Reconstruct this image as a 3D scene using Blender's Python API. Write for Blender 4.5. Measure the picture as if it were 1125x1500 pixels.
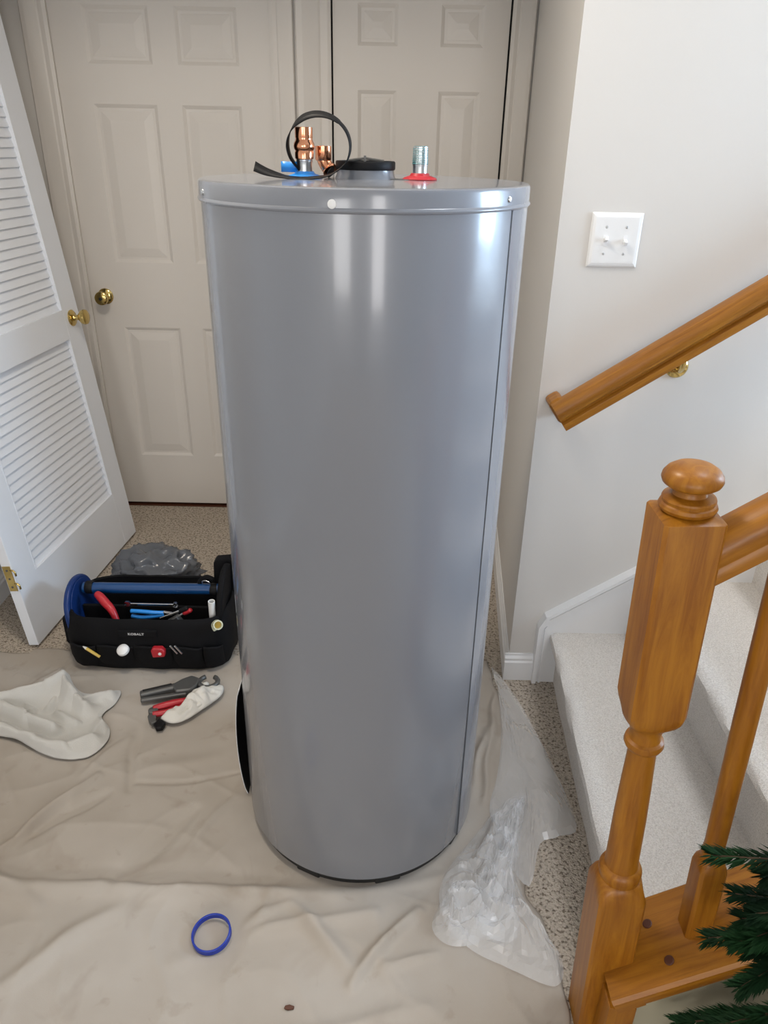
import bpy, bmesh, math, random
from mathutils import Vector, Matrix, noise, Quaternion
random.seed(7)
for o in list(bpy.data.objects): bpy.data.objects.remove(o, do_unlink=True)
S = bpy.context.scene
COL = S.collection
R = math.radians
# ------------------------------------------------------------------ camera
CH = 1.51
th, ro = R(26.5), R(1.15)
fw = Vector((0, math.cos(th), -math.sin(th))); dn = Vector((0, -math.sin(th), -math.cos(th))); X1 = Vector((1, 0, 0))
rt = X1*math.cos(ro) - dn*math.sin(ro); dw = X1*math.sin(ro) + dn*math.cos(ro)
cd = bpy.data.cameras.new('camera'); cam = bpy.data.objects.new('camera', cd); COL.objects.link(cam)
cd.sensor_fit = 'VERTICAL'; cd.sensor_height = 36; cd.lens = 1083/1500*36; cd.clip_start = .02
m = Matrix((rt, -dw, -fw)).transposed().to_4x4(); m.translation = (0, 0, CH); cam.matrix_world = m
S.camera = cam
# ------------------------------------------------------------------ world, lights, exposure
S.view_settings.view_transform = 'Standard'; S.view_settings.look = 'None'; S.view_settings.gamma = 1
S.view_settings.use_curve_mapping = False
S.view_settings.exposure = 0.9
W = bpy.data.worlds.new('world'); S.world = W; W.use_nodes = True
W.node_tree.nodes['Background'].inputs[0].default_value = (.80, .88, 1, 1)
W.node_tree.nodes['Background'].inputs[1].default_value = 1.0
def area(name, loc, target, sx, sy, power, col):
    l = bpy.data.lights.new(name, 'AREA'); l.shape = 'RECTANGLE'; l.size = sx; l.size_y = sy; l.energy = power; l.color = col
    o = bpy.data.objects.new(name, l); COL.objects.link(o); o.location = loc
    o.rotation_euler = (Vector(target)-Vector(loc)).to_track_quat('-Z', 'Y').to_euler()
    return o
# daylight entering through the two windows of the entrance hall and the hall's ceiling lamp
area('window_daylight_side', (2.96, 1.36, 1.55), (0, 1.2, .95), .86, 1.1, 46, (.54, .75, 1))
area('stairwell_daylight', (1.75, 1.25, 4.5), (1.55, 1.25, 0), 2.0, 1.0, 46, (.92, .95, 1))
area('window_daylight_front', (.62, -2.16, 1.35), (.62, 0, 1.35), .5, 1.7, 11, (1, .95, .92))
area('fill_light_left', (-.85, -2.16, 1.25), (-.85, 0, 1.25), .7, 1.3, 10, (1, .96, .92))  # added fill to brighten the passage wall, set in an unseen window
lp = bpy.data.lights.new('ceiling_lamp_light', 'AREA'); lp.shape = 'DISK'; lp.size = .34; lp.energy = 8; lp.color = (1, .90, .77)
lo = bpy.data.objects.new('ceiling_lamp_light', lp); COL.objects.link(lo); lo.location = (-.50, 1.30, 2.45)

# ------------------------------------------------------------------ helpers
def tag(o, label=None, cat=None, group=None, kind=None):
    if label: o['label'] = label
    if cat: o['category'] = cat
    if group: o['group'] = group
    if kind: o['kind'] = kind
    return o
def empty(name, loc=(0, 0, 0), rot=(0, 0, 0)):
    o = bpy.data.objects.new(name, None); COL.objects.link(o); o.location = loc; o.rotation_euler = rot; o.empty_display_size = .05
    return o
def mk(name, bm, mat, parent=None, smooth=False, bevel=0, loc=None, rot=None, weld=False):
    if weld: bmesh.ops.remove_doubles(bm, verts=bm.verts, dist=1e-5)
    bmesh.ops.recalc_face_normals(bm, faces=bm.faces)
    me = bpy.data.meshes.new(name); bm.to_mesh(me); bm.free()
    if mat: me.materials.append(mat)
    return mo(name, me, parent, smooth, bevel, loc, rot)
def mo(name, me, parent=None, smooth=False, bevel=0, loc=None, rot=None):
    o = bpy.data.objects.new(name, me); COL.objects.link(o)
    if parent is not None: o.parent = parent
    if loc is not None: o.location = loc
    if rot is not None: o.rotation_euler = rot
    if smooth:
        for p in me.polygons: p.use_smooth = True
        if smooth == 'auto':
            me.set_sharp_from_angle(angle=R(38))
    if bevel:
        b = o.modifiers.new('bevel', 'BEVEL'); b.width = bevel; b.segments = 2; b.limit_method = 'ANGLE'
    return o
def copyo(o, parent, loc=None, rot=None):
    c = o.copy(); COL.objects.link(c); c.parent = parent
    if loc is not None: c.location = loc
    if rot is not None: c.rotation_euler = rot
    return c
def B(): return bmesh.new()
def box(bm, x0, x1, y0, y1, z0, z1, M=None):
    vs = [bm.verts.new(Vector((x, y, z)) if M is None else M @ Vector((x, y, z))) for x in (x0, x1) for y in (y0, y1) for z in (z0, z1)]
    for f in ((0, 1, 3, 2), (4, 6, 7, 5), (0, 4, 5, 1), (2, 3, 7, 6), (0, 2, 6, 4), (1, 5, 7, 3)): bm.faces.new([vs[i] for i in f])
    return bm
def prism(bm, poly, axis, a, b, M=None):
    """extrude 2D polygon; axis 'y': poly is (x,z); 'z': (x,y); 'x': (y,z)"""
    def P(p, t):
        v = {'y': (p[0], t, p[1]), 'z': (p[0], p[1], t), 'x': (t, p[0], p[1])}[axis]
        v = Vector(v); return M @ v if M is not None else v
    A = [bm.verts.new(P(p, a)) for p in poly]; C = [bm.verts.new(P(p, b)) for p in poly]
    n = len(poly)
    bm.faces.new(A); bm.faces.new(C)
    for i in range(n): bm.faces.new((A[i], A[(i+1) % n], C[(i+1) % n], C[i]))
    return bm
def lathe(bm, prof, seg=32, M=None, cap=True):
    rings = []
    for r, z in prof:
        ring = []
        for i in range(seg):
            a = 2*math.pi*i/seg; v = Vector((r*math.cos(a), r*math.sin(a), z))
            ring.append(bm.verts.new(M @ v if M is not None else v))
        rings.append(ring)
    for k in range(len(rings)-1):
        for i in range(seg):
            j = (i+1) % seg
            bm.faces.new((rings[k][i], rings[k][j], rings[k+1][j], rings[k+1][i]))
    if cap:
        bm.faces.new(rings[0]); bm.faces.new(rings[-1])
    return bm
def frames(pts):
    pts = [Vector(p) for p in pts]; out = []; n = len(pts); up = None
    for i in range(n):
        t = (pts[min(i+1, n-1)]-pts[max(i-1, 0)]).normalized()
        if up is None:
            up = Vector((0, 0, 1)) if abs(t.z) < .9 else Vector((1, 0, 0))
        s = t.cross(up).normalized(); up = s.cross(t).normalized()
        out.append((pts[i], s, up))
    return out
def tube(bm, pts, rad, seg=10, cap=True, closed=False):
    fr = frames(pts); rings = []; n = len(fr)
    for i, (p, s, u) in enumerate(fr):
        r = rad(i/(n-1)) if callable(rad) else rad
        rings.append([bm.verts.new(p+s*r*math.cos(2*math.pi*k/seg)+u*r*math.sin(2*math.pi*k/seg)) for k in range(seg)])
    for a in range(n-1):
        for k in range(seg):
            j = (k+1) % seg; bm.faces.new((rings[a][k], rings[a][j], rings[a+1][j], rings[a+1][k]))
    if cap: bm.faces.new(rings[0]); bm.faces.new(rings[-1])
    return bm
def sweep(bm, pts, sec, ups=None):
    """sweep a closed 2D section (s,u) along pts"""
    fr = frames(pts); rings = []
    for i, (p, s, u) in enumerate(fr):
        if ups: 
            t = s.cross(u); u = Vector(ups[i]).normalized(); s = u.cross(-t).normalized(); u = s.cross(t).normalized()*(-1) if False else u
        rings.append([bm.verts.new(p+s*a+u*b) for a, b in sec])
    n = len(sec)
    for a in range(len(rings)-1):
        for k in range(n):
            j = (k+1) % n; bm.faces.new((rings[a][k], rings[a][j], rings[a+1][j], rings[a+1][k]))
    bm.faces.new(rings[0]); bm.faces.new(rings[-1])
    return bm
def catmull(pts, per=8, closed=False):
    pts = [Vector(p) for p in pts]; n = len(pts); out = []
    rng = range(n if closed else n-1)
    for i in rng:
        g = (lambda k: pts[k % n]) if closed else (lambda k: pts[max(0, min(n-1, k))])
        p0, p1, p2, p3 = g(i-1), g(i), g(i+1), g(i+2)
        for k in range(per):
            t = k/per
            out.append(.5*((2*p1)+(p2-p0)*t+(2*p0-5*p1+4*p2-p3)*t*t+(3*p1-p0-3*p2+p3)*t**3))
    if not closed: out.append(pts[-1])
    return out
def rot_to(d):  # matrix taking +Z to d
    return Vector(d).to_track_quat('Z', 'Y').to_matrix().to_4x4()
def at(loc, d=(0, 0, 1)): return Matrix.Translation(loc) @ rot_to(d)

# ------------------------------------------------------------------ materials
def mat(name, col, rough=.5, metal=0, spec=.5, alpha=1, coat=0, bump=None, vary=None, coords='Object', trans=0, sheen=0):
    """bump: (scale, strength, distance[, stretch]); vary: (scale, colour2, lo, hi[, stretch])"""
    M = bpy.data.materials.new(name); M.use_nodes = True; nt = M.node_tree; p = nt.nodes['Principled BSDF']
    p.inputs['Base Color'].default_value = (*col, 1); p.inputs['Roughness'].default_value = rough; p.inputs['Metallic'].default_value = metal
    p.inputs['Specular IOR Level'].default_value = spec; p.inputs['Alpha'].default_value = alpha; p.inputs['Coat Weight'].default_value = coat
    p.inputs['Coat Roughness'].default_value = .12; p.inputs['Transmission Weight'].default_value = trans
    if sheen: p.inputs['Sheen Weight'].default_value = sheen
    tc = nt.nodes.new('ShaderNodeTexCoord')
    def src(st):
        if not st: return tc.outputs[coords]
        mp = nt.nodes.new('ShaderNodeMapping'); mp.inputs['Scale'].default_value = st
        nt.links.new(tc.outputs[coords], mp.inputs[0]); return mp.outputs[0]
    if vary:
        n = nt.nodes.new('ShaderNodeTexNoise'); n.inputs['Scale'].default_value = vary[0]; n.inputs['Detail'].default_value = 5
        nt.links.new(src(vary[4] if len(vary) > 4 else None), n.inputs['Vector'])
        r = nt.nodes.new('ShaderNodeValToRGB'); r.color_ramp.elements[0].position = vary[2]; r.color_ramp.elements[1].position = vary[3]
        r.color_ramp.elements[0].color = (*col, 1); r.color_ramp.elements[1].color = (*vary[1], 1)
        nt.links.new(n.outputs['Fac'], r.inputs[0]); nt.links.new(r.outputs[0], p.inputs['Base Color'])
    if bump:
        n = nt.nodes.new('ShaderNodeTexNoise'); n.inputs['Scale'].default_value = bump[0]; n.inputs['Detail'].default_value = 4
        nt.links.new(src(bump[3] if len(bump) > 3 else None), n.inputs['Vector'])
        b = nt.nodes.new('ShaderNodeBump'); b.inputs['Strength'].default_value = bump[1]; b.inputs['Distance'].default_value = bump[2]
        nt.links.new(n.outputs['Fac'], b.inputs['Height']); nt.links.new(b.outputs[0], p.inputs['Normal'])
    return M
def oak(name, c1, c2, stretch=(14, 14, 1.2)):
    M = bpy.data.materials.new(name); M.use_nodes = True; nt = M.node_tree; p = nt.nodes['Principled BSDF']
    tc = nt.nodes.new('ShaderNodeTexCoord'); mp = nt.nodes.new('ShaderNodeMapping'); mp.inputs['Scale'].default_value = stretch
    nt.links.new(tc.outputs['Object'], mp.inputs[0])
    n = nt.nodes.new('ShaderNodeTexNoise'); n.inputs['Scale'].default_value = 4; n.inputs['Detail'].default_value = 8; n.inputs['Roughness'].default_value = .65
    n.inputs['Distortion'].default_value = .8
    nt.links.new(mp.outputs[0], n.inputs['Vector'])
    r = nt.nodes.new('ShaderNodeValToRGB'); r.color_ramp.elements[0].position = .36; r.color_ramp.elements[1].position = .62
    r.color_ramp.elements[0].color = (*c2, 1); r.color_ramp.elements[1].color = (*c1, 1)
    nt.links.new(n.outputs['Fac'], r.inputs[0]); nt.links.new(r.outputs[0], p.inputs['Base Color'])
    b = nt.nodes.new('ShaderNodeBump'); b.inputs['Strength'].default_value = .15; b.inputs['Distance'].default_value = .001
    nt.links.new(n.outputs['Fac'], b.inputs['Height']); nt.links.new(b.outputs[0], p.inputs['Normal'])
    p.inputs['Roughness'].default_value = .42; p.inputs['Specular IOR Level'].default_value = .35; p.inputs['Coat Weight'].default_value = .12; p.inputs['Coat Roughness'].default_value = .2
    return M
def berber(name, base, dark, scale, amt, bumpd, mottle=.45):
    """looped carpet: cells give the loops, sparse dark flecks"""
    M = bpy.data.materials.new(name); M.use_nodes = True; nt = M.node_tree; p = nt.nodes['Principled BSDF']
    tc = nt.nodes.new('ShaderNodeTexCoord')
    v = nt.nodes.new('ShaderNodeTexVoronoi'); v.inputs['Scale'].default_value = scale
    n = nt.nodes.new('ShaderNodeTexNoise'); n.inputs['Scale'].default_value = scale*.55; n.inputs['Detail'].default_value = 3
    for q in (v, n): nt.links.new(tc.outputs['Object'], q.inputs['Vector'])
    r = nt.nodes.new('ShaderNodeValToRGB'); r.color_ramp.elements[0].position = amt; r.color_ramp.elements[1].position = amt+.12
    r.color_ramp.elements[0].color = (*dark, 1); r.color_ramp.elements[1].color = (*base, 1)
    nt.links.new(n.outputs['Fac'], r.inputs[0])
    mx = nt.nodes.new('ShaderNodeMix'); mx.data_type = 'RGBA'; mx.blend_type = 'MULTIPLY'; mx.inputs[0].default_value = mottle
    nt.links.new(r.outputs[0], mx.inputs[6]); nt.links.new(v.outputs['Color'], mx.inputs[7])
    hs = nt.nodes.new('ShaderNodeHueSaturation'); hs.inputs['Saturation'].default_value = .0; hs.inputs['Value'].default_value = 1.25
    nt.links.new(v.outputs['Color'], hs.inputs['Color']); nt.links.new(hs.outputs[0], mx.inputs[7])
    nt.links.new(mx.outputs[2], p.inputs['Base Color'])
    b = nt.nodes.new('ShaderNodeBump'); b.inputs['Strength'].default_value = .8; b.inputs['Distance'].default_value = bumpd; b.invert = True
    nt.links.new(v.outputs['Distance'], b.inputs['Height']); nt.links.new(b.outputs[0], p.inputs['Normal'])
    p.inputs['Roughness'].default_value = .95; p.inputs['Specular IOR Level'].default_value = .1
    return M
m_wall = mat('wall_paint', (.66, .635, .60), .7, spec=.25, bump=(90, .06, .002))
m_ceil = mat('ceiling_paint', (.75, .73, .70), .85, spec=.2)
m_trim = mat('white_gloss_trim', (.82, .82, .82), .35, spec=.4)
m_door = mat('door_paint', (.66, .62, .57), .38, spec=.4, bump=(30, .04, .002, (6, 6, .6)))
m_louv = mat('louver_paint', (.79, .82, .87), .35, spec=.4)
m_carpet = berber('floor_carpet', (.52, .45, .37), (.20, .16, .125), 230, .36, .004)
m_stair = berber('stair_carpet', (.80, .755, .70), (.70, .65, .59), 520, .42, .002, .2)
m_oak = oak('oak_varnish', (.345, .135, .008), (.22, .072, .003))
m_oakx = oak('oak_varnish_plank', (.345, .135, .009), (.22, .075, .004), (1.2, 14, 14))
m_plug = mat('dark_wood_plug', (.085, .025, .01), .5)
m_brass = mat('brass', (.62, .46, .17), .16, 1)
m_heat = mat('heater_enamel', (.200, .212, .238), .26, spec=.6, coat=.6, bump=(3, .03, .004))
m_heat.node_tree.nodes['Principled BSDF'].inputs['Coat Roughness'].default_value = .10
m_dark = mat('black_rubber', (.012, .012, .012), .55)
m_blackp = mat('black_plastic', (.006, .006, .007), .55, spec=.2)
m_white = mat('white_plastic', (.80, .80, .79), .3)
m_galv = mat('galvanised_steel', (.62, .64, .65), .28, 1)
m_teal = mat('teal_thread_sealant', (.05, .26, .29), .3, spec=.6)
m_blue = mat('bright_blue_plastic', (.02, .25, .72), .35)
m_red = mat('red_plastic', (.45, .02, .03), .35)
m_cop = mat('copper', (.80, .36, .20), .18, 1)
m_navy = mat('blue_nylon', (.004, .028, .14), .45, spec=.4, bump=(400, .2, .001))
m_bluet = mat('blue_handle_tube', (.004, .05, .17), .3, coat=.3)
m_bag = mat('black_nylon', (.006, .006, .007), .75, spec=.15, bump=(350, .25, .001))
m_ring = mat('blue_ring_plastic', (.004, .028, .30), .35)
m_gpl = mat('grey_plastic_film', (.12, .13, .15), .20, spec=.7, alpha=.88, bump=(60, .25, .004))
m_towel = mat('white_terry', (.57, .56, .53), .95, spec=.1, bump=(420, .5, .002), sheen=.2)
m_rag = mat('white_cotton', (.68, .66, .61), .95, spec=.1, bump=(500, .4, .0015))
m_gunm = mat('grey_cast_metal', (.13, .13, .125), .4, .5)
m_chrome = mat('chrome', (.68, .69, .70), .2, 1)
m_yel = mat('yellow_pencil', (.62, .42, .08), .45)
m_cream = mat('cream_pvc', (.62, .64, .48), .4)
m_film = mat('clear_plastic_film', (.90, .91, .92), .16, spec=.7, alpha=.30)
m_green = mat('dark_green_needles', (.004, .018, .006), .7, spec=.15, vary=(14, (.010, .042, .012), .4, .65))
m_stem = mat('brown_stem', (.06, .035, .015), .8)
def canvas():
    M = mat('canvas_drop_cloth', (.38, .335, .285), .95, spec=.08, bump=(700, .25, .0008)); nt = M.node_tree; p = nt.nodes['Principled BSDF']
    tc = nt.nodes.new('ShaderNodeTexCoord')
    def layer(scale, lo, hi, dist=0):
        n = nt.nodes.new('ShaderNodeTexNoise'); n.inputs['Scale'].default_value = scale; n.inputs['Detail'].default_value = 4; n.inputs['Distortion'].default_value = dist
        nt.links.new(tc.outputs['Object'], n.inputs['Vector'])
        r = nt.nodes.new('ShaderNodeMapRange'); r.inputs[1].default_value = lo; r.inputs[2].default_value = hi
        nt.links.new(n.outputs['Fac'], r.inputs[0]); return r.outputs[0]
    cur = None
    for sc, lo, hi, c, d, amt in ((2.2, .42, .68, (.47, .43, .385), 0, .9), (5.5, .57, .72, (.24, .19, .14), .6, .5), (17, .64, .72, (.22, .17, .115), .4, .22)):
        mx = nt.nodes.new('ShaderNodeMix'); mx.data_type = 'RGBA'
        if cur is None: mx.inputs[6].default_value = (.38, .335, .285, 1)
        else: nt.links.new(cur, mx.inputs[6])
        mx.inputs[7].default_value = (*c, 1)
        ml = nt.nodes.new('ShaderNodeMath'); ml.operation = 'MULTIPLY'; ml.inputs[1].default_value = amt
        nt.links.new(layer(sc, lo, hi, d), ml.inputs[0]); nt.links.new(ml.outputs[0], mx.inputs[0]); cur = mx.outputs[2]
    nt.links.new(cur, p.inputs['Base Color'])
    return M
m_canvas = canvas()

# ------------------------------------------------------------------ room shell
YB = 3.045      # rear wall of the passage
XL = -1.385     # left wall
YS = 1.872      # wall beside the stairs
mk('floor', box(B(), XL-.1, 3.05, -2.3, YB+.2, -.06, 0), m_carpet)['kind'] = 'structure'
def structbox(name, *a, mat_=None):
    o = mk(name, box(B(), *a), mat_ or m_wall); o['kind'] = 'structure'; return o
structbox('wall_left', XL-.1, XL, -2.3, YB+.2, 0, 2.62)
# rear wall with two door openings
D1 = (-1.200, -.430); D2 = (-.212, .402); DH = 2.035
b = B(); box(b, XL, D1[0]-.02, YB, YB+.12, 0, 2.62); box(b, D1[1]+.02, D2[0]-.02, YB, YB+.12, 0, 2.62)
box(b, D2[1]+.02, .62, YB, YB+.12, 0, 2.62); box(b, D1[0]-.02, D1[1]+.02, YB, YB+.12, DH+.02, 2.62); box(b, D2[0]-.02, D2[1]+.02, YB, YB+.12, DH+.02, 2.62)
mk('wall_back', b, m_wall)['kind'] = 'structure'
# solid corner block between passage and stairs: its left face is the passage wall, its front the wall beside the stairs
b = B(); prism(b, [(.400, YS), (3.05, YS), (3.05, YS+.12), (.52, YS+.12), (.605, YB), (.497, YB)], 'z', 0, 2.62)
mk('wall_right', b, m_wall)['kind'] = 'structure'
b = B(); box(b, XL-.1, .58, -2.3, YS, 2.60, 2.7); box(b, .58, 3.05, -2.3, .70, 2.60, 2.7); mk('ceiling', b, m_ceil)['kind'] = 'structure'
b = B(); box(b, .48, .58, .70, YS, 2.7, 4.6); box(b, .48, 3.1, .60, .70, 2.7, 4.6); box(b, 3.0, 3.1, .70, YS, 2.62, 4.6); box(b, .48, 3.1, YS, YS+.1, 2.62, 4.6); box(b, .48, 3.1, .60, YS+.1, 4.6, 4.7)
mk('wall_stairwell', b, m_wall)['kind'] = 'structure'
b = B(); box(b, XL, .62, YS-.02, YB+.1, 2.26, 2.61)
o = mk('ceiling_passage', b, m_ceil); o['kind'] = 'structure'
# entrance side, behind the camera: walls with window openings
b = B(); box(b, XL, -1.2, -2.3, -2.2, 0, 2.62); box(b, -.5, .34, -2.3, -2.2, 0, 2.62); box(b, -1.2, -.5, -2.3, -2.2, 0, .6); box(b, -1.2, -.5, -2.3, -2.2, 1.9, 2.62); box(b, .90, 3.05, -2.3, -2.2, 0, 2.62); box(b, .34, .90, -2.3, -2.2, 0, .45); box(b, .34, .90, -2.3, -2.2, 2.25, 2.62)
mk('wall_front', b, m_wall)['kind'] = 'structure'
b = B(); box(b, 3.0, 3.1, -2.3, .93, 0, 2.62); box(b, 3.0, 3.1, 1.79, YS+.1, 0, 2.62); box(b, 3.0, 3.1, .93, 1.79, 0, 1.0); box(b, 3.0, 3.1, .93, 1.79, 2.1, 2.62)
mk('wall_side', b, m_wall)['kind'] = 'structure'
def win(name, axis, a0, a1, z0, z1, d):
    b = B(); w = .05
    def bar(u0, u1, v0, v1):
        if axis == 'x': box(b, u0, u1, d-.02, d+.02, v0, v1)
        else: box(b, d-.02, d+.02, u0, u1, v0, v1)
    bar(a0, a0+w, z0, z1); bar(a1-w, a1, z0, z1); bar(a0, a1, z0, z0+w); bar(a0, a1, z1-w, z1); bar(a0, a1, (z0+z1)/2-.015, (z0+z1)/2+.015)
    mk(name, b, m_trim)['kind'] = 'structure'
win('window_1', 'x', .34, .90, .45, 2.25, -2.25); win('fill_window', 'x', -1.2, -.5, .6, 1.9, -2.25); win('window_2', 'y', .93, 1.79, 1.0, 2.1, 3.05)  # the left front one is added, unseen, to carry the fill light

# casing sections
def casing(name, x0, x1, y, z1, flip=False, proud=.018):
    """flat casing with a stepped profile, standing against the rear wall at y"""
    w = x1-x0
    prof = [(0, 0), (0, -.010), (.012, -.013), (.3*w, -.011), (.36*w, -.014), (.8*w, -proud), (w-.004, -proud), (w, -proud+.004), (w, 0)]
    if flip: prof = [(w-a, c) for a, c in prof]
    b = B(); prism(b, [(x0+a, y+c) for a, c in prof], 'z', 0, z1)
    o = mk(name, b, m_trim if False else m_door); o['kind'] = 'structure'; return o
casing('trim_1', -1.290, -1.198, YB, 2.11, flip=True)
casing('trim_2', -.432, -.348, YB, 2.11)
casing('trim_3', -.340, -.218, YB, 2.11, flip=True, proud=.026)
casing('trim_4', .408, .490, YB, 2.11)
for i, (a, c) in enumerate(((D1[0]-.09, D1[1]+.08), (D2[0]-.09, D2[1]+.09))):
    structbox('trim_%d' % (5+i), a, c, YB-.018, YB, DH+.012, 2.11, mat_=m_door)

def panel_door(name, x0, x1, yf, z0, z1, cols, rows, label):
    """six-panel door: slab front with moulded recesses (in the part 'slab') and a raised field for each panel"""
    root = empty(name, ((x0+x1)/2, yf, 0)); root['kind'] = 'structure'; root['label'] = label
    ox = (x0+x1)/2
    xs = sorted({x0, x1, *[c for q in cols for c in q]}); zs = sorted({z0, z1, *[c for q in rows for c in q]})
    b = B(); rim, dep = .022, .0065
    V = lambda x, y, z: b.verts.new((x-ox, y, z))
    for i in range(len(xs)-1):
        for k in range(len(zs)-1):
            xa, xb, za, zb = xs[i], xs[i+1], zs[k], zs[k+1]
            if (xa, xb) in cols and (za, zb) in rows:
                loops = []
                for ins, d in ((0, 0), (.006, .003), (.012, dep), (rim, dep)):
                    loops.append([V(xa+ins, d, za+ins), V(xb-ins, d, za+ins), V(xb-ins, d, zb-ins), V(xa+ins, d, zb-ins)])
                for q in range(3):
                    for s in range(4): b.faces.new((loops[q][s], loops[q][(s+1) % 4], loops[q+1][(s+1) % 4], loops[q+1][s]))
                b.faces.new(loops[3])
            else:
                b.faces.new([V(xa, 0, za), V(xb, 0, za), V(xb, 0, zb), V(xa, 0, zb)])
    # sides and back
    def quad(*p): b.faces.new([V(*q) for q in p])
    T = .035
    quad((x0, 0, z0), (x0, T, z0), (x0, T, z1), (x0, 0, z1)); quad((x1, 0, z0), (x1, T, z0), (x1, T, z1), (x1, 0, z1))
    quad((x0, 0, z0), (x1, 0, z0), (x1, T, z0), (x0, T, z0)); quad((x0, 0, z1), (x1, 0, z1), (x1, T, z1), (x0, T, z1)); quad((x0, T, z0), (x1, T, z0), (x1, T, z1), (x0, T, z1))
    mk('slab', b, m_door, root, weld=True)
    for xa, xb in cols:
        for za, zb in rows:
            b = B(); lp = []
            for ins, d in ((rim-.001, dep+.001), (rim, dep-.001), (rim+.028, .001), (rim+.032, .0005)):
                lp.append([b.verts.new((x-ox, d, z)) for x, z in ((xa+ins, za+ins), (xb-ins, za+ins), (xb-ins, zb-ins), (xa+ins, zb-ins))])
            for q in range(3):
                for s in range(4): b.faces.new((lp[q][s], lp[q][(s+1) % 4], lp[q+1][(s+1) % 4], lp[q+1][s]))
            b.faces.new(lp[3]); b.faces.new(lp[0]); mk('panel', b, m_door, root)
    return root
def knob(parent, loc, d, keyed=False, rose_r=.031):
    k = mk('knob', lathe(B(), [(rose_r, 0), (rose_r, .003), (rose_r*.8, .008), (.013, .011), (.0095, .016), (.0095, .028), (.016, .032), (.0245, .040), (.027, .049), (.0255, .056), (.020, .060), (.008, .0615)], 32, at((0, 0, 0), d)), m_brass, parent, smooth='auto', loc=loc)
    if keyed:
        mk('key_slot', lathe(B(), [(.0065, .0605), (.0065, .0635), (.002, .064)], 16, at((0, 0, 0), d)), m_dark, k)
    return k
rows1 = [(.25, .815), (1.07, 1.62), (1.745, 1.92)]
d1 = panel_door('door_1', D1[0], D1[1], YB+.004, .018, DH, [(-1.083, -.852), (-.762, -.545)], rows1, 'cream six-panel door with brass knob, at the end of the passage')
knob(d1, (-1.140+.815, 0, .938), (0, -1, 0), True)
d2 = panel_door('door_2', D2[0], D2[1], YB+.004, .018, DH, [(-.125, .015), (.165, .315)], [(.25, .80), (1.03, 1.68), (1.815, 1.94)], 'cream six-panel door standing right behind the water heater')
knob(d2, (-.150-.095, 0, .938), (0, -1, 0))
structbox('threshold_1', D1[0], D1[1], YB+.0, YB+.11, 0, .006, mat_=m_plug)
structbox('threshold_2', D2[0], D2[1], YB+.0, YB+.11, 0, .006, mat_=m_plug)
for i_, D_ in enumerate((D1, D2)): structbox('trim_%d' % (11+i_), D_[0]-.02, D_[1]+.02, YB+.042, YB+.115, 0, DH+.02, mat_=m_dark)  # added black blocks, stop outside light leaking in around the doors
# rooms behind the doors are closed off by the slabs and these black blocks
# baseboards
def baseboard(name, p0, p1, h=.095, t=.014, m_=None):
    """moulded skirting from p0 to p1; the room lies to the right of p0->p1"""
    p0, p1 = Vector((*p0, 0)), Vector((*p1, 0)); d = (p1-p0).normalized(); n = Vector((d.y, -d.x, 0))
    prof = [(0, 0), (t, 0), (t, h*.70), (t*.72, h*.76), (t*.72, h*.84), (t*.35, h*.93), (t*.3, h), (0, h)]
    b = B(); A = [b.verts.new(p0+n*a+Vector((0, 0, z))) for a, z in prof]; C = [b.verts.new(p1+n*a+Vector((0, 0, z))) for a, z in prof]
    b.faces.new(A); b.faces.new(C)
    for i in range(len(prof)): b.faces.new((A[i], A[(i+1) % len(prof)], C[(i+1) % len(prof)], C[i]))
    o = mk(name, b, m_ or m_trim); o['kind'] = 'structure'; return o
baseboard('baseboard_left', (XL, 0-2.1), (XL, YB))
baseboard('baseboard_passage', (.497, YB), (.400, YS))
baseboard('baseboard_right', (.386, YS), (.482, YS))

# ------------------------------------------------------------------ stairs
RUN, RISE, X0 = .279, .19, .515
YN, YF = .905, 1.858
st = tag(empty('staircase', (X0, YN, 0)), 'cream carpeted stairs rising beside the wall handrail', 'stairs'); st['kind'] = 'structure'
for i in range(5):
    xa = X0+i*RUN; xb = xa+RUN+(.02 if i < 4 else 1.06); z = RISE*(i+1); zb = max(0, z-RISE-.02)
    if i == 0: zb = 0
    prof = [(xa, zb), (xa, z-.050), (xa-.006, z-.044), (xa-.022, z-.036), (xa-.030, z-.022), (xa-.027, z-.009), (xa-.016, z-.002), (xa+.0, z), (xb, z), (xb, zb)]
    b = B(); n = 28; rings = []
    for k in range(n+1):
        y = YN+(YF-YN)*k/n; sk = (.055 if i == 0 else .012)*(y-1.35)
        rings.append([b.verts.new((px+(sk if j < 8 else 0)+.003*noise.noise((y*9, j*2.0, i))-X0, y-YN, pz+(.0025*noise.noise((y*11, j*1.3+7, i)) if 1 < j < 8 else 0))) for j, (px, pz) in enumerate(prof)])
    for k in range(n):
        for j in range(len(prof)):
            q = (j+1) % len(prof); b.faces.new((rings[k][j], rings[k][q], rings[k+1][q], rings[k+1][j]))
    b.faces.new(rings[0]); b.faces.new(rings[-1])
    mk('carpeted_step', b, m_stair, st, smooth='auto')
SL = RISE/RUN
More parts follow.
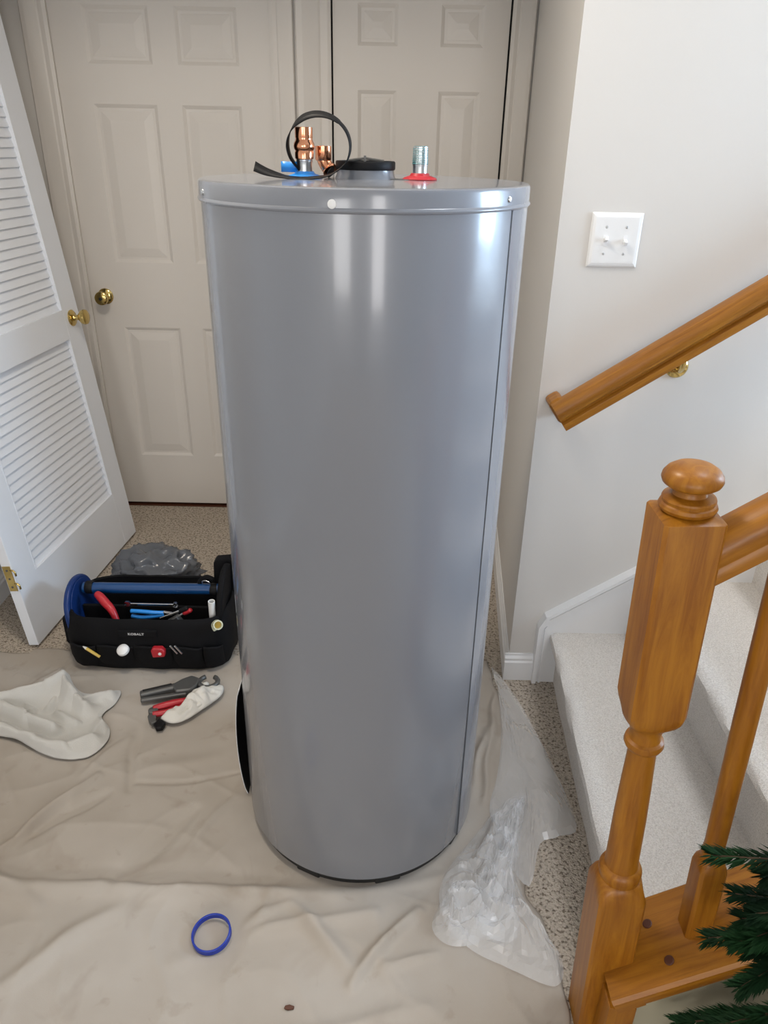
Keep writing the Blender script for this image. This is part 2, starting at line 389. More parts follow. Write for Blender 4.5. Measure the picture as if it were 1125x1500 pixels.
# white skirt board on the wall, with its moulding
b = B(); t0, t1 = YS-.020, YS
sk = [(.482, 0), (.482, .195), (.502, .240), (2.2, .240+(2.2-.502)*SL), (2.2, .0)]
prism(b, sk, 'y', t0, t1); o = mk('trim_8', b, m_trim); o['kind'] = 'structure'
b = B()
for off, hh, pr in ((0, .012, .012), (-.016, .010, .007)):
    prism(b, [(.502-.010, .240+off-.004), (2.2, .240+off+(1.698)*SL), (2.2, .240+off+1.698*SL+hh), (.502-.010, .240+off+hh-.004)], 'y', t0-pr, t1)
prism(b, [(.474, 0), (.486, 0), (.486, .205), (.505, .245), (.494, .250), (.474, .208)], 'y', t0-.010, t1)
prism(b, [(.494, 0), (.500, 0), (.500, .212), (.494, .205)], 'y', t0-.005, t1)
o = mk('trim_9', b, m_trim); o['kind'] = 'structure'

# closed stringer on the near side (even tan, darker than the walls) under the oak cap
CS = .60
def capz(x): return .262+(x-.5)*CS
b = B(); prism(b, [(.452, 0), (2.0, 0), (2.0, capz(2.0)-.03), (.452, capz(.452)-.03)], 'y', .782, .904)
o = mk('trim_10', b, mat('tan_stringer', (.34, .31, .22), .6)); o['kind'] = 'structure'

# ------------------------------------------------------------------ stair railing
rail = tag(empty('stair_railing', (.424, .85, 0)), 'varnished oak stair railing with square newel post and round finial', 'railing')
def local(o): return o
newel = mk('newel_post', B(), None, rail) if False else None
def sq_round(bm, secs, seg=32):
    """stack of sections: (z, half, k) where k=0 square .. 1 circle; half = half width or radius"""
    rings = []
    for z, h, k in secs:
        ring = []
        for i in range(seg):
            a = 2*math.pi*(i+.5)/seg; c, s = math.cos(a), math.sin(a); mx = max(abs(c), abs(s))
            q = (h/mx)*(1-k)+h*k
            ring.append(bm.verts.new((c*q, s*q, z)))
        rings.append(ring)
    for a in range(len(rings)-1):
        for i in range(seg):
            j = (i+1) % seg; bm.faces.new((rings[a][i], rings[a][j], rings[a+1][j], rings[a+1][i]))
    bm.faces.new(rings[0]); bm.faces.new(rings[-1]); return bm
h = .0395
secs = [(0, h, 0), (.375, h, 0), (.385, h*.995, .05), (.400, h*.97, .45), (.410, .0365, .85), (.413, .0335, 1), (.417, .0335, 1), (.422, .0350, 1), (.430, .0350, 1), (.436, .0325, 1), (.440, .0275, 1),
        (.46, .0265, 1), (.55, .0255, 1), (.62, .0235, 1), (.690, .0210, 1), (.697, .0215, 1), (.701, .0265, 1), (.708, .0295, 1), (.715, .0280, 1), (.718, .0235, 1), (.728, .0225, 1), (.742, .0255, 1),
        (.752, .0320, .85), (.760, .0375, .55), (.770, h*.99, .22), (.782, h, 0.02), (.786, h, 0), (1.093, h, 0), (1.0945, h*.985, 0), (1.100, h*.70, .3)]
npost = mk('newel_post', sq_round(B(), secs, 48), m_oak, rail, smooth='auto', rot=(0, R(-1.95), 0))
fin = [(.018, 1.096), (.031, 1.099), (.0350, 1.102), (.0365, 1.106), (.0350, 1.110), (.0325, 1.1115), (.0325, 1.1135), (.0335, 1.116), (.0325, 1.1185), (.028, 1.1205), (.0215, 1.122), (.0195, 1.126), (.0205, 1.1315), (.030, 1.1335), (.0355, 1.1375), (.0375, 1.1425), (.0365, 1.148), (.0320, 1.1545), (.0245, 1.1595), (.013, 1.1625), (.001, 1.1632)]
mk('finial', lathe(B(), fin, 40), m_oak, npost, smooth='auto')
# sloping handrail and cap: built along local +X, raised by the stair pitch
HS = math.atan(.70)
sec = [(-.020, 0), (-.022, .012), (-.018, .020), (-.020, .028), (-.031, .036), (-.033, .046), (-.029, .058), (-.018, .066), (0, .069), (.018, .066), (.029, .058), (.033, .046), (.031, .036), (.020, .028), (.018, .020), (.022, .012), (.020, 0)]
b = B(); L = 2.0
def along(bm, sec, L, n=1, slope=0):
    rings = [[bm.verts.new((L*i/n, a, c)) for a, c in sec] for i in range(n+1)]
    for k in range(n):
        for j in range(len(sec)):
            q = (j+1) % len(sec); bm.faces.new((rings[k][j], rings[k][q], rings[k+1][q], rings[k+1][j]))
    bm.faces.new(rings[0]); bm.faces.new(rings[-1]); return bm
along(b, sec, L)
mk('handrail', b, m_oakx, rail, smooth='auto', loc=(-.004, .0, .985), rot=(0, -HS, 0))
cs = math.atan(CS)
csec = [(-.080, -.030), (-.082, -.024), (-.082, -.006), (-.077, 0), (.077, 0), (.082, -.006), (.082, -.024), (.080, -.030)]
b = B(); along(b, csec, 1.9)
cap = mk('cap_plank', b, m_oakx, rail, smooth='auto', loc=(.448-.424, -.012, capz(.448)), rot=(0, -cs, 0))
b = B(); along(b, [(-.082, -.030), (-.082, -.006), (-.077, 0), (-.025, 0), (-.025, -.030)], -.050); mk('plank_nose', b, m_oakx, cap)
b = B(); box(b, .408-.424, .456-.424, .766-.85, .812-.85, 0, capz(.412)-.034); mk('end_board', b, m_oak, rail, bevel=.002)
for lx, ly in ((.050, .030), (.066, -.042)):
    mk('wood_plug', lathe(B(), [(.0085, -.004), (.0085, .0012), (.007, .0022)], 20), m_plug, cap, loc=(lx, ly, 0))
def baluster(x):
    z0 = capz(x)-.005; hb = .0225
    s2 = [(0, hb, 0), (.165, hb, 0), (.175, hb*.98, .3), (.185, .0195, .9), (.190, .0175, 1), (.196, .0185, 1), (.202, .0175, 1), (.22, .0162, 1), (.45, .0172, 1), (.62, .0168, 1), (.80, .0160, 1)]
    ztop = .985+(x-.42)*.70+.01-z0
    s2[-1] = (ztop, .0160, 1)
    # follow the sloping cap at the foot
    return sq_round(B(), s2, 24), z0
for x, lean in ((.560, -2.6), (.700, -1.5), (.840, -1), (.980, 0), (1.12, 0), (1.26, 0), (1.4, 0)):
    bb, z0 = baluster(x)
    mk('baluster', bb, m_oak, rail, smooth='auto', loc=(x-.424, -.008, z0-.012), rot=(0, R(lean), 0))

# ------------------------------------------------------------------ handrail on the wall
wr = tag(empty('wall_handrail', (.44, YS-.07, .90)), 'varnished oak handrail fixed to the wall on a brass bracket', 'handrail')
WS = math.atan(.685)
b = B()
wsec = [(-.019, -.004), (-.022, .004), (-.021, .014), (-.014, .020), (-.016, .026), (-.026, .032), (-.029, .042), (-.028, .058), (-.020, .069), (0, .072), (.020, .069), (.028, .058), (.029, .042), (.026, .032), (.016, .026), (.014, .020), (.021, .014), (.022, .004), (.019, -.004)]
along(b, wsec, 2.2)
wrail = mk('rail', b, m_oakx, wr, smooth='auto', loc=(.018, .0, -.035), rot=(0, -WS, 0))
b = B(); box(b, -.004, .035, .0, .070, .0, .066)
mk('wall_return', b, m_oakx, wr, bevel=.010, loc=(.012, 0, -.028), rot=(0, -WS, 0))
for xb in (.292, 1.3):
    zb = -.035+(xb-.018)*.685
    br = mk('bracket', lathe(B(), [(.029, 0), (.029, .003), (.026, .007), (.018, .010), (.010, .011)], 32, at((xb+.012, .070, zb-.042), (0, -1, 0))), m_brass, wr, smooth='auto')
    b = B(); tube(b, catmull([(xb+.012, .066, zb-.042), (xb+.010, .045, zb-.046), (xb+.004, .015, zb-.030), (xb, .0, zb-.004)], 6), .0065, 12)
    mk('bracket_arm', b, m_brass, br, smooth=True)
    b = B(); box(b, -.028, .028, -.011, .011, -.005, -.001, Matrix.Translation((xb, 0, zb+.002)) @ Matrix.Rotation(-WS, 4, 'Y')); mk('saddle', b, m_brass, br)

# ------------------------------------------------------------------ light switch
sw = tag(empty('light_switch', (.536, YS, 1.313)), 'white double toggle light switch on the wall above the handrail', 'light switch')
b = B(); w, hh = .0605, .0605
lp = []
for ins, y in ((0, 0), (0, -.002), (.004, -.0052), (.010, -.0068), (.014, -.007)):
    lp.append([b.verts.new((sx*(w-ins), y, sz*(.0615-ins))) for sx, sz in ((-1, -1), (1, -1), (1, 1), (-1, 1))])
for q in range(4):
    for s in range(4): b.faces.new((lp[q][s], lp[q][(s+1) % 4], lp[q+1][(s+1) % 4], lp[q+1][s]))
b.faces.new(lp[0]); b.faces.new(lp[-1]); mk('plate', b, m_white, sw, bevel=.0012)
for sx in (-.0235, .0235):
    mk('toggle_slot', box(B(), sx-.0052, sx+.0052, -.0075, -.006, -.012, .012), m_trim, sw)
    up = -1 if sx < 0 else 1
    b = B(); M = Matrix.Translation((sx, -.006, 0)) @ Matrix.Rotation(R(24)*up, 4, 'X'); box(b, -.0042, .0042, -.015, 0, -.0045, .0045, M)
    mk('toggle', b, m_white, sw, bevel=.001)
    for z in (-.030, .030): mk('screw', lathe(B(), [(.0032, 0), (.0030, .0008), (.002, .0012)], 14, at((sx, -.0068, z), (0, -1, 0))), m_galv, sw)

# ------------------------------------------------------------------ louvered door leaning on the left wall
ld = tag(empty('louvered_door'), 'white louvered closet door taken off and leaned against the left wall', 'door')
A0 = Vector((-1.127, 1.972, 0)); A1 = Vector((-1.054, 2.772, 0)); ex = (A1-A0).normalized(); LW = (A1-A0).length
lean = R(6.0); ey0 = Vector((-ex.y, ex.x, 0)); ez = Vector((0, 0, 1))*math.cos(lean)+ey0*math.sin(lean); ey = ez.cross(ex)
M = Matrix((ex, ey, ez)).transposed().to_4x4(); M.translation = A0+Vector((0, 0, .012)); ld.matrix_world = M
T, STL = .034, .108; LH = 2.02
for x0_ in (0, LW-STL): mk('stile', box(B(), x0_, x0_+STL, 0, T, 0, LH), m_louv, ld, bevel=.0015)
for z0_, z1_ in ((0, .225), (.845, .950), (1.915, LH)): mk('rail', box(B(), STL-.001, LW-STL+.001, .0005, T-.0005, z0_, z1_), m_louv, ld, bevel=.001)
sm = None
def slats(z0, z1):
    global sm
    n = int((z1-z0)/.0292)
    for i in range(n):
        z = z0+(i+.5)*(z1-z0)/n
        if sm is None:
            sm = mk('slat', box(B(), STL-.001, LW-STL+.001, -.0180, .0180, -.0032, .0032), m_louv, ld, bevel=.0015, loc=(0, T/2+.001, z), rot=(R(77), 0, 0))
        else: copyo(sm, ld, (0, T/2+.001, z), (R(77), 0, 0))
slats(.225, .845); slats(.950, 1.915)
# thin back panel edge bead around the louvres
for z0_, z1_ in ((.225, .845), (.950, 1.915)):
    b = B()
    for xa in (STL-.0005, LW-STL-.0045): box(b, xa, xa+.005, -.0012, .002, z0_, z1_)
    mk('bead', b, m_louv, ld)
knob(ld, (LW-.058, 0, .912), (0, -1, 0), rose_r=.029)
for zh in (.255, 1.05, 1.80):
    hg = mk('hinge', box(B(), -.0022, 0, .004, .031, zh-.045, zh+.045), m_brass, ld, bevel=.0008)
    for dz in (-.030, .000, .030): mk('screw', lathe(B(), [(.0038, 0), (.0036, .0008), (.002, .001)], 12, at((-.0022, .018, zh+dz), (-1, 0, 0))), m_gunm, hg)
    for dz in (-.024, .024):
        b = B(); tube(b, [(-.001, .006, zh+dz+.007), (-.004, -.004, zh+dz+.007), (-.004, -.009, zh+dz), (-.004, -.009, zh+dz-.012)], .0030, 8)
        mk('knuckle', b, m_brass, hg, smooth=True)

# ------------------------------------------------------------------ drop cloth
def lerp_tab(tab, t):
    for (a, va), (b_, vb) in zip(tab, tab[1:]):
        if t <= b_: 
            u = max(0, min(1, (t-a)/(b_-a))); u = u*u*(3-2*u); return va+(vb-va)*u
    return tab[-1][1]
XR = [(.3, .374), (.80, .374), (.93, .376), (1.02, .372), (1.12, .335), (1.22, .340), (1.32, .372), (1.45, .392), (1.6, .385), (1.75, .365), (1.98, .345)]
ridges = [((-.60, 1.09), (-.455, 1.315), .016, -.010), ((-.90, 1.18), (-.74, 1.42), .012, .016), ((-.86, 1.23), (-.70, 1.36), .014, -.012), ((-.64, 1.40), (-.34, 1.445), .006, -.006),
          ((-.69, 1.60), (-.64, 1.38), .012, -.009), ((-.86, 1.10), (-.10, 1.095), .020, .016), ((-.86, 1.14), (-.12, 1.135), .020, -.010), ((-.10, 1.095), (.15, 1.150), .016, .012),
          ((-.75, .86), (-.55, 1.06), .02, .013), ((-.40, .94), (-.20, 1.06), .016, .012), ((-.18, 1.06), (-.05, .93), .016, .014), ((-.05, .90), (.10, 1.06), .012, .016), ((.02, .93), (.13, .955), .01, .008),
          ((-.30, .98), (.0, 1.05), .014, .010), ((-.78, 1.42), (-.70, 1.56), .014, .009), ((-1.0, 1.80), (-.7, 1.88), .012, .008), ((-1.1, 1.70), (-.95, 1.92), .012, .008), ((-1.0, 1.2), (-.75, 1.05), .02, .014),
          ((.20, 1.30), (.31, 1.62), .012, .014), ((.27, 1.36), (.36, 1.80), .010, .012), ((.22, 1.15), (.30, 1.30), .010, .014), ((-.35, .75), (.1, .86), .014, .006), ((-.45, 1.20), (-.36, 1.36), .012, .007), ((-.62, 1.45), (-.45, 1.50), .02, .005)]
def seg_d(px, py, a, b_):
    dx, dy = b_[0]-a[0], b_[1]-a[1]; t = max(0, min(1, ((px-a[0])*dx+(py-a[1])*dy)/(dx*dx+dy*dy)))
    return math.hypot(px-a[0]-t*dx, py-a[1]-t*dy), t
HX, HY, HR = -.044, 1.39, .28
def cloth_h(x, y):
    wx = x+.018*noise.noise((x*7, y*7, 3.1)); wy = y+.018*noise.noise((x*7, y*7, 9.4))
    z = .009+.002*noise.noise((x*5, y*5, 0))+.0012*noise.noise((x*13, y*13, 5))
    q = 1-abs(noise.noise((x*4.2+11, y*4.2-x*2, 2.2)))*2.2
    z += .0035*max(0, q)**6
    q = 1-abs(noise.noise((x*3.1-4, y*5.2+x*2.5, 7.7)))*2.0
    z += .003*max(0, q)**7
    for a, b_, w, h_ in ridges:
        d, t = seg_d(wx, wy, a, b_)
        if d < 3*w: z += 1.3*h_*math.exp(-(d/w)**2)*(.35+.65*math.sin(math.pi*min(1, max(0, t*.9+.05))))
    # pressed flat beneath the heater, the bag and the small things on it
    for cx, cy, r in ((HX, HY, .27), (-.74, 1.98, .21), (-.58, 1.70, .12), (-.344, 1.0, .05)):
        d = math.hypot(x-cx, y-cy)
        if d < r+.06:
            k = min(1, max(0, (r+.06-d)/.06)); z = z*(1-k)+.006*k
    if -1.0 < x < -.45 and 1.83 < y: z = min(z, .008)
    if x < -.98 and 1.86 < y: z = min(z, .011)
    return max(z, .0035)
b = B(); NX, NY = 330, 300; X_l = -1.34; gr = []
for j in range(NY+1):
    row = []
    for i in range(NX+1):
        s, t = i/NX, j/NY
        yb = 1.955+.012*math.sin(s*19)+.010*math.sin(s*41+1)-(.02 if s < .12 else 0)
        y = .42+t*(yb-.42); xr = lerp_tab(XR, y)+.005*math.sin(y*23)+.003*math.sin(y*61)
        x = X_l+s*(xr-X_l); z = cloth_h(x, y)
        e = min((1-s)*(xr-X_l), (1-t)*(yb-.42))
        if e < .012: z = min(z, .005+e*.5)
        row.append(b.verts.new((x, y, z)))
    gr.append(row)
for j in range(NY):
    for i in range(NX): b.faces.new((gr[j][i], gr[j][i+1], gr[j+1][i+1], gr[j+1][i]))
o = mk('drop_cloth', b, m_canvas, smooth=True); tag(o, 'stained beige canvas drop cloth spread wrinkled over the carpet', 'drop cloth')
sd = o.modifiers.new('thickness', 'SOLIDIFY'); sd.thickness = .0018; sd.offset = -1

# ------------------------------------------------------------------ crumpled sheets
def crumple(name, outline, H, material, z0=.008, seed=0, freq=7, p=2.0, lat=.02, fine=.25, M=26, per=12, thick=.003, parent=None, centre=None, edge=.004, sub=0, floor=True, base=None):
    """irregular heap of fabric or film: star-shaped outline filled with ridged folds"""
    pts = catmull([(x, y, 0) for x, y in outline], per, True); N = len(pts)
    c = Vector((sum(q.x for q in pts)/N, sum(q.y for q in pts)/N, 0)) if centre is None else Vector((*centre, 0))
    b = B(); rings = []
    for k in range(M+1):
        r = (k+.4)/(M+.4); ring = []
        for q in pts:
            v = c+(q-c)*r
            n1 = 1-abs(noise.noise((v.x*freq+seed, v.y*freq-seed, seed*1.7)))*1.9
            n2 = 1-abs(noise.noise((v.x*freq*2.3+seed*3, v.y*freq*2.3, seed*.7+4)))*1.9
            n3 = noise.noise((v.x*freq*5, v.y*freq*5, seed+9))
            dome = 1-r**p
            hh = H*dome*(.30+.55*max(0, n1)**1.3+fine*max(0, n2)**1.5+.06*n3)
            hh += edge*(.5+.5*noise.noise((v.x*freq*1.7, v.y*freq*1.7, seed+2)))*(1 if r < .97 else .4)
            w = noise.noise_vector((v.x*freq*1.2+seed, v.y*freq*1.2, seed+.5))
            x, y = v.x+lat*w.x*dome, v.y+lat*w.y*dome
            zb = base(x, y) if base else z0
            ring.append(b.verts.new((x, y, zb+max(hh, .0))))
        rings.append(ring)
    for k in range(M):
        for i in range(N):
            j = (i+1) % N; b.faces.new((rings[k][i], rings[k][j], rings[k+1][j], rings[k+1][i]))
    b.faces.new(rings[0])
    o = mk(name, b, material, parent, smooth=True)
    if thick:
        s = o.modifiers.new('thickness', 'SOLIDIFY'); s.thickness = thick; s.offset = 1
    return o
# white towel
tow = empty('towel', (-.93, 1.64, 0)); tag(tow, 'crumpled white towel lying on the drop cloth', 'towel')
def under(o, parent):
    o.parent = parent; o.matrix_parent_inverse = Matrix.Translation(parent.location).inverted(); return o
cb = lambda x, y: cloth_h(x, y)+.003
TR = [((-1.10, 1.655), (-.985, 1.715), .020, .050), ((-.985, 1.715), (-.945, 1.750), .020, .062), ((-.945, 1.750), (-.90, 1.685), .018, .058), ((-.90, 1.685), (-.845, 1.645), .016, .040), ((-1.10, 1.65), (-1.00, 1.60), .014, .040), ((-1.00, 1.60), (-.91, 1.575), .012, .036),
      ((-1.22, 1.575), (-1.06, 1.565), .022, .034), ((-1.06, 1.565), (-.94, 1.520), .020, .034), ((-.94, 1.520), (-.855, 1.500), .020, .030), ((-.855, 1.500), (-.785, 1.535), .020, .026), ((-.785, 1.535), (-.79, 1.62), .016, .018), ((-.80, 1.72), (-.88, 1.68), .012, .022), ((-.95, 1.745), (-.965, 1.66), .012, .018), ((-.90, 1.69), (-.82, 1.70), .02, .014), ((-1.05, 1.69), (-1.0, 1.64), .01, .02), ((-.93, 1.64), (-.86, 1.60), .010, .016)]
def towel_h(x, y):
    wx = x+.012*noise.noise((x*15, y*15, 1.1)); wy = y+.012*noise.noise((x*15, y*15, 6.4)); z = 0
    for a, b_, w, h_ in TR:
        d_, t_ = seg_d(wx, wy, a, b_); z = max(z, h_*math.exp(-(d_/w)**1.35))+.10*h_*math.exp(-(d_/(w*2.2))**2)
    return z+.004+.0025*noise.noise((x*32, y*32, 3))
tout = [(-1.22, 1.61), (-1.13, 1.665), (-1.06, 1.715), (-.99, 1.725), (-.955, 1.785), (-.925, 1.750), (-.89, 1.725), (-.84, 1.738), (-.788, 1.752), (-.782, 1.70), (-.800, 1.645), (-.795, 1.62), (-.760, 1.58), (-.757, 1.52), (-.79, 1.478), (-.85, 1.474), (-.92, 1.495), (-1.0, 1.535), (-1.10, 1.555), (-1.22, 1.545)]
pts_ = catmull([(x, y, 0) for x, y in tout], 10, True); c_ = Vector((-.93, 1.625, 0)); b = B(); rings = []; MM = 70
for k in range(MM+1):
    r_ = (k+.3)/(MM+.3); ring = []
    for q in pts_:
        v = c_+(q-c_)*r_; e_ = min(1, (1-r_)*14)
        ring.append(b.verts.new((v.x, v.y, cloth_h(v.x, v.y)+.002+towel_h(v.x, v.y)*(.30+.70*e_))))
    rings.append(ring)
for k in range(MM):
    for i in range(len(pts_)):
        j = (i+1) % len(pts_); b.faces.new((rings[k][i], rings[k][j], rings[k+1][j], rings[k+1][i]))
b.faces.new(rings[0]); o = mk('terry_cloth', b, m_towel, smooth=True); sd = o.modifiers.new('thickness', 'SOLIDIFY'); sd.thickness = .004; sd.offset = 1; under(o, tow)
# grey plastic bag behind the tool bag
b = B(); bmesh.ops.create_icosphere(b, subdivisions=5, radius=1)
for v in b.verts:
    p = v.co.copy(); n1 = 1-abs(noise.noise(p*1.9+Vector((3, 1, 7))))*2; n2 = 1-abs(noise.noise(p*4.3+Vector((8, 2, 1))))*2; n3 = 1-abs(noise.noise(p*9+Vector((1, 5, 2))))*2
    q = .70+.24*max(-.5, n1)*(.6+.4*p.z)+.13*noise.noise(p*3.1+Vector((2, 9, 4)))+.10*max(0, n2)**3+.02*n3
    if p.z < 0: p.z *= .75
    v.co = Vector((p.x*.185*q, p.y*.145*q, max(-.085, p.z*.105*q)+.088))
gb = mk('plastic_bag', b, m_gpl, None, smooth=True, loc=(-.825, 2.315, 0))
tag(gb, 'crumpled dark grey plastic bag heaped behind the tool bag', 'plastic bag')

# ------------------------------------------------------------------ clear plastic film beside the heater
def film_sheet(name, outline, H, seed, freq, p, lat, parent, M=16, per=6, edge=.008):
    o = crumple(name, outline, H, m_film, seed=seed, freq=freq, p=p, lat=lat, fine=.6, M=M, per=per, thick=0, edge=edge, base=lambda x, y: cloth_h(x, y)+.003)
    for q in o.data.polygons: q.use_smooth = False
    return under(o, parent)
pf = tag(empty('plastic_wrap', (.30, 1.25, 0)), 'torn clear plastic wrap lying beside the foot of the heater and stairs', 'plastic wrap')
film_sheet('film', [(.28, 1.33), (.315, 1.45), (.345, 1.60), (.36, 1.80), (.355, 1.90), (.405, 1.78), (.445, 1.62), (.470, 1.47), (.492, 1.292), (.44, 1.255), (.39, 1.235), (.345, 1.12), (.30, 1.20)], .010, 21, 6, 5, .008, pf, 12, 4, .004)
film_sheet('film', [(.14, 1.10), (.17, 1.17), (.235, 1.255), (.29, 1.33), (.345, 1.375), (.385, 1.38), (.362, 1.31), (.345, 1.22), (.325, 1.13), (.35, 1.02), (.385, .95), (.36, .90), (.28, .93), (.20, .97), (.15, 1.03)], .045, 5, 12, 3, .030, pf, 22, 7)
film_sheet('film', [(.22, 1.10), (.255, 1.20), (.30, 1.28), (.345, 1.355), (.378, 1.365), (.352, 1.27), (.32, 1.18), (.31, 1.10), (.30, 1.00), (.25, .99), (.21, 1.03)], .085, 31, 16, 2.0, .03, pf, 16, 6, .01)
film_sheet('film', [(.12, 1.02), (.15, 1.09), (.19, 1.13), (.24, 1.10), (.26, 1.03), (.21, .985), (.15, .98)], .05, 44, 18, 2.4, .02, pf, 12, 6, .008)

# ------------------------------------------------------------------ water heater
wh = tag(empty('water_heater', (HX, HY, 0)), 'tall grey enamelled tank water heater standing on the drop cloth', 'water heater')
ZT = 1.454
jr = HR-.002
mk('jacket', lathe(B(), [(jr-.012, .030), (jr-.002, .033), (jr, .038), (jr, ZT-.030)], 128), m_heat, wh, smooth='auto')
mk('top_pan', lathe(B(), [(HR-.001, ZT-.034), (HR+.0016, ZT-.033), (HR+.0030, ZT-.0305), (HR+.0026, ZT-.028), (HR+.0008, ZT-.026), (HR+.0008, ZT-.006), (HR-.0006, ZT-.0020), (HR-.004, ZT-.0002), (HR-.010, ZT), (.20, ZT+.001), (.06, ZT+.002)], 128), m_heat, wh, smooth='auto')
mk('bottom_ring', lathe(B(), [(jr-.016, .012), (jr-.010, .012), (jr-.010, .031), (jr-.016, .031)], 96), m_dark, wh, smooth='auto')
for a in (15, -25, 60, 150, 220):
    M_ = Matrix.Rotation(R(a), 4, 'Z'); b = B(); box(b, -.03, .03, -HR+.010, -HR+.045, .0075, .030, M_); mk('foot', b, m_dark, wh, bevel=.004)
def hp(phi, z, r=HR):
    return Vector((r*math.sin(R(phi)), -r*math.cos(R(phi)), z))
def arcplate(bm, p0, p1, z0, z1, r0, r1, n=16):
    rings = []
    for i in range(n+1):
        p = p0+(p1-p0)*i/n
        rings.append([bm.verts.new(hp(p, z, r)) for r, z in ((r0, z0), (r1, z0), (r1, z1), (r0, z1))])
    for i in range(n):
        for k in range(4):
            j = (k+1) % 4; bm.faces.new((rings[i][k], rings[i][j], rings[i+1][j], rings[i+1][k]))
    bm.faces.new(rings[0]); bm.faces.new(rings[-1]); return bm
# overlapping sheet of the jacket: its edge is the seam line
mk('seam_overlap', arcplate(B(), 57.4, 100, .034, ZT-.034, jr-.001, jr+.0012, 30), m_heat, wh, smooth='auto')
mk('seam_gap', arcplate(B(), 56.9, 57.4, .034, ZT-.034, jr-.001, jr+.0003, 2), m_dark, wh)
for phi, z in ((-64, ZT-.018), (53.5, ZT-.017)):
    d = hp(phi, 0, 1); mk('screw', lathe(B(), [(.0048, -.001), (.0048, .001), (.0035, .0026), (.001, .003)], 16, at(hp(phi, z, HR+.0008), d)), m_galv, wh, smooth='auto')
mk('plug', lathe(B(), [(.0065, -.001), (.0062, .0012), (.004, .002)], 24, at(hp(-7.6, ZT-.021, HR+.0008), hp(-7.6, 0, 1))), m_white, wh, smooth='auto')
# burner cover standing off the jacket low on the left, dark opening behind, cover's inner face blackened as painted shade
mk('burner_opening', arcplate(B(), -122, -80, .05, .34, jr-.004, jr+.0010, 16), m_dark, wh)
def cover(bm, off, t):
    n, ph = 20, (-124, -118, -112, -106, -100, -95, -90, -86); rings = []
    for i in range(n+1):
        u = i/n; z = .014+.335*u; amp = .010+.016*math.sin(math.pi*u)**.6
        st_ = [amp*min(1, max(.05, (p+124)/26))**.7 for p in ph]
        rings.append([bm.verts.new(hp(p, z, HR+a+off)) for p, a in zip(ph, st_)]+[bm.verts.new(hp(p, z, HR+a+off+t)) for p, a in reversed(list(zip(ph, st_)))])
    for i in range(n):
        for k in range(16):
            j = (k+1) % 16; bm.faces.new((rings[i][k], rings[i][j], rings[i+1][j], rings[i+1][k]))
    bm.faces.new(rings[0]); bm.faces.new(rings[-1]); return bm
bc = mk('burner_cover', cover(B(), 0, .0014), m_trim, wh, smooth='auto')
mk('cover_gap_shade', cover(B(), -.0016, .0010), m_dark, bc, smooth='auto')
# flue collar
vc = mk('flue_collar', lathe(B(), [(.052, ZT), (.0515, ZT+.003), (.049, ZT+.008), (.048, ZT+.018), (.043, ZT+.018), (.043, ZT+.002)], 64, Matrix.Translation((.001, -.01, 0)), cap=False), m_heat, wh, smooth='auto')
mk('flue_gasket', lathe(B(), [(.044, ZT+.016), (.0495, ZT+.0155), (.0505, ZT+.018), (.0505, ZT+.027), (.049, ZT+.029), (.044, ZT+.029), (.043, ZT+.016)], 64, Matrix.Translation((.001, -.01, 0)), cap=False), m_blackp, vc, smooth='auto')
b = B(); tube(b, [(-.030, -.012, ZT+.029), (.0, -.012, ZT+.033), (.032, -.012, ZT+.029)], .002, 8); box(b, -.002, .002, -.014, -.010, ZT+.028, ZT+.037); mk('baffle_wire', b, m_gunm, vc)
def nipple(x, y, disc_m, name_d, rd, thread_m=None):
    npl = mk('pipe_nipple', lathe(B(), [(.0125, ZT), (.0125, ZT+.022), (.0128, ZT+.024), (.0133, ZT+.027), (.0124, ZT+.052), (.0105, ZT+.0525), (.0095, ZT+.045)], 32, Matrix.Translation((x, y, 0)), cap=False), m_galv, wh, smooth='auto')
    b = B(); pr = [(.0134, ZT+.026)]
    for k in range(10): pr += [(.0138-.00010*k, ZT+.0268+k*.0025), (.0127-.00010*k, ZT+.0280+k*.0025)]
    lathe(b, pr+[(.0108, ZT+.0528)], 32, Matrix.Translation((x, y, 0)), cap=False); mk('thread', b, thread_m or m_galv, npl, smooth='auto')
    mk(name_d, lathe(B(), [(rd, ZT+.0015), (rd+.001, ZT+.003), (rd*.92, ZT+.0055), (.017, ZT+.0085), (.015, ZT+.012), (.0128, ZT+.012)], 48, Matrix.Translation((x, y, 0)), cap=False), disc_m, npl, smooth='auto')
    return npl
nipple(.093, -.02, m_red, 'red_disc', .0285, m_teal)
nipple(-.100, -.03, m_blue, 'blue_disc', .0290)
b = B(); M_ = Matrix.Translation((.056, -.03, ZT+.0018)); box(b, -.012, .030, -.012, .012, 0, .0012, M_); mk('metal_tab', b, m_gunm, wh)
# small temperature valve boss at the back keeps the top from reading empty from the side
mk('anode_cap', lathe(B(), [(.020, ZT), (.020, ZT+.004), (.014, ZT+.006)], 24, Matrix.Translation((.03, .16, 0))), m_heat, wh, smooth='auto')

# copper fittings on the blue nipple, and a second one standing behind
def fitting(name, x, y, z, k, label):
    prof = [(.0135, 0), (.0155, .001), (.0160, .010), (.0150, .013), (.0172, .016), (.0178, .020), (.0172, .024), (.0150, .028), (.0142, .031), (.0150, .033), (.0150, .048), (.0135, .0485), (.0130, .040)]
    o = mk(name, lathe(B(), [(r*k, q*k) for r, q in prof], 32, cap=False), m_cop, None, smooth='auto', loc=(x, y, z)); tag(o, label, 'pipe fitting'); return o
fitting('copper_fitting', HX-.100, HY-.03, ZT+.030, .98, 'bright copper adapter screwed onto the blue ringed pipe nipple')
